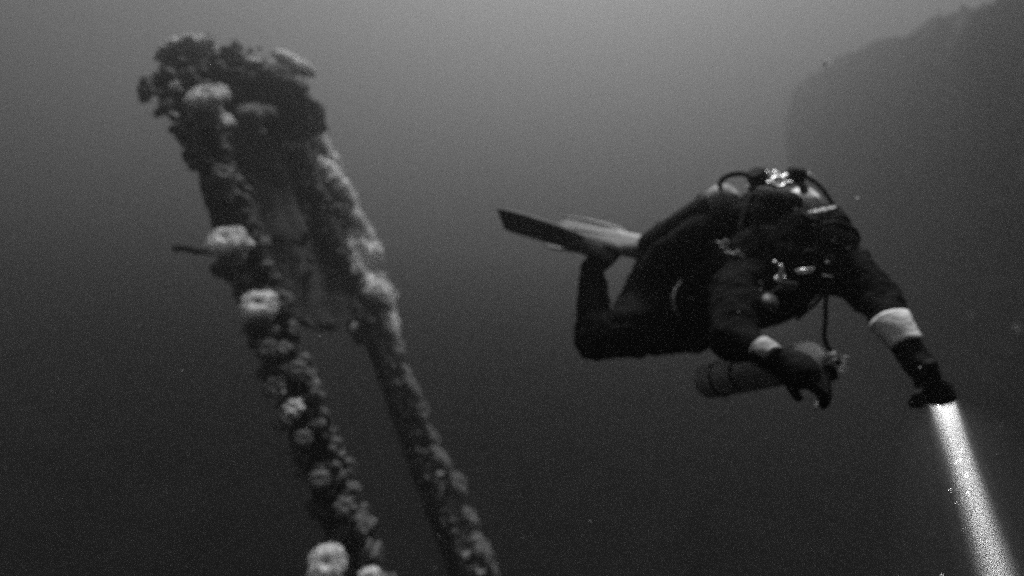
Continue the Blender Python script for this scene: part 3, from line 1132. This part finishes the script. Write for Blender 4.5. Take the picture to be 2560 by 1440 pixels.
tube(b, spline([hpt - Vector((0.02, 0, 0)), P(2300, 935, 2.06), P(2275, 880, 2.10), P(2262, 850, 2.14)], 6), 0.010, 8, flat=0.6)
obj('handle', b, M_RUBBER, torch)


def torch_light(name, energy, size, spread):
    l = bpy.data.lights.new(name, 'AREA')
    l.shape = 'DISK'
    l.size = size
    l.energy = energy
    l.spread = R(spread)
    lo = bpy.data.objects.new(name, l)
    C.objects.link(lo)
    lo.location = bd * 0.004
    lo.rotation_euler = (-bd).to_track_quat('Z', 'Y').to_euler()
    lo.parent = torch
    return lo


torch_light('torch_beam', 0.95, TR * 1.8, 5)
torch_light('torch_beam_soft', 1.5, TR * 1.9, 11)
torch_light('torch_spill', 3.0, TR * 1.9, 110)

# ------------------------------------------------------------------ drifting flakes
rnd = random.Random(5)
b = bmesh.new()


def flake(q, r):
    m = Euler((rnd.uniform(0, 6), rnd.uniform(0, 6), rnd.uniform(0, 6))).to_matrix().to_4x4()
    vs = bmesh.ops.create_icosphere(b, subdivisions=1, radius=1, matrix=Matrix.Translation(q) @ m @ Matrix.Diagonal((r * rnd.uniform(1, 2), r, r * 0.5, 1)))['verts']
    for v in vs:
        v.co += (v.co - q) * rnd.uniform(-0.3, 0.3)


for (x, y, d, r) in [(2050, 148, 2.4, 3), (2062, 158, 2.4, 4), (2070, 150, 2.4, 3), (2066, 188, 2.5, 2.5), (2145, 496, 2.3, 4), (2041, 1015, 2.1, 8),
                     (2080, 1002, 2.1, 3), (2036, 560, 2.2, 2), (2072, 230, 2.5, 2), (2300, 920, 1.8, 2), (1846, 780, 1.9, 3)]:
    flake(P(x, y, d), r / F_PX * d)
for k in range(26):                                     # in the torch beam
    t = rnd.uniform(0.02, 1.0)
    o_ = Vector((rnd.gauss(0, .022), rnd.gauss(0, .022), 0)) * (1 + t)
    flake(t_c + bd * t + o_, rnd.uniform(0.0008, 0.0018))
for k in range(260):
    d = rnd.uniform(1.2, 5)
    flake(P(rnd.uniform(-200, 2760), rnd.uniform(-150, 1600), d), rnd.uniform(0.0006, 0.0014) * d * 0.6)
o = obj('drifting_particles', b, M_FLAKE)
tag(o, 'pale specks of plankton and silt drifting in the water', 'particles', kind='stuff')

# extra haze volumes added along the torch beam to thicken and smooth its light
def silt(name, label, rr, dens):
    b = bmesh.new()
    tube(b, [t_c + bd * t for t in (0.012, 0.1, 0.4, 0.9, 1.6)], rr, 24)
    so = obj(name, b, bpy.data.materials.new(name + '_volume'), smooth=False)
    mw = so.data.materials[0]
    mw.use_nodes = True
    nt = mw.node_tree
    nt.nodes.clear()
    out = nt.nodes.new('ShaderNodeOutputMaterial')
    pv = nt.nodes.new('ShaderNodeVolumePrincipled')
    pv.inputs['Color'].default_value = (0.9, 0.9, 0.9, 1)
    pv.inputs['Density'].default_value = dens
    pv.inputs['Anisotropy'].default_value = 0.2
    nt.links.new(pv.outputs[0], out.inputs['Volume'])
    tag(so, label, 'beam haze', kind='stuff')


silt('beam_haze_core', 'narrow added haze volume at the core of the torch beam', (0.040, 0.044, 0.056, 0.077, 0.108), 0.03)
silt('beam_haze_mid', 'added haze volume around the core of the torch beam', (0.046, 0.056, 0.088, 0.14, 0.22), 0.02)
silt('beam_haze_outer', 'faint wider added haze volume round the torch beam', (0.10, 0.16, 0.26, 0.38, 0.5), 0.004)

# ------------------------------------------------------------------ the water itself: one even body of murk round everything
b = bmesh.new()
box(b, (0, 10, 17.5), (150, 150, 25.5))
hz_o = obj('haze', b, bpy.data.materials.new('murky_water'), smooth=False)
mw = hz_o.data.materials[0]
mw.use_nodes = True
nt = mw.node_tree
nt.nodes.clear()
out = nt.nodes.new('ShaderNodeOutputMaterial')
pv = nt.nodes.new('ShaderNodeVolumePrincipled')
pv.inputs['Color'].default_value = (ALB, ALB, ALB, 1)
pv.inputs['Density'].default_value = DENS
pv.inputs['Anisotropy'].default_value = ANISO
nt.links.new(pv.outputs[0], out.inputs['Volume'])
tag(hz_o, 'murky grey sea water filling the whole scene', 'water', kind='stuff')
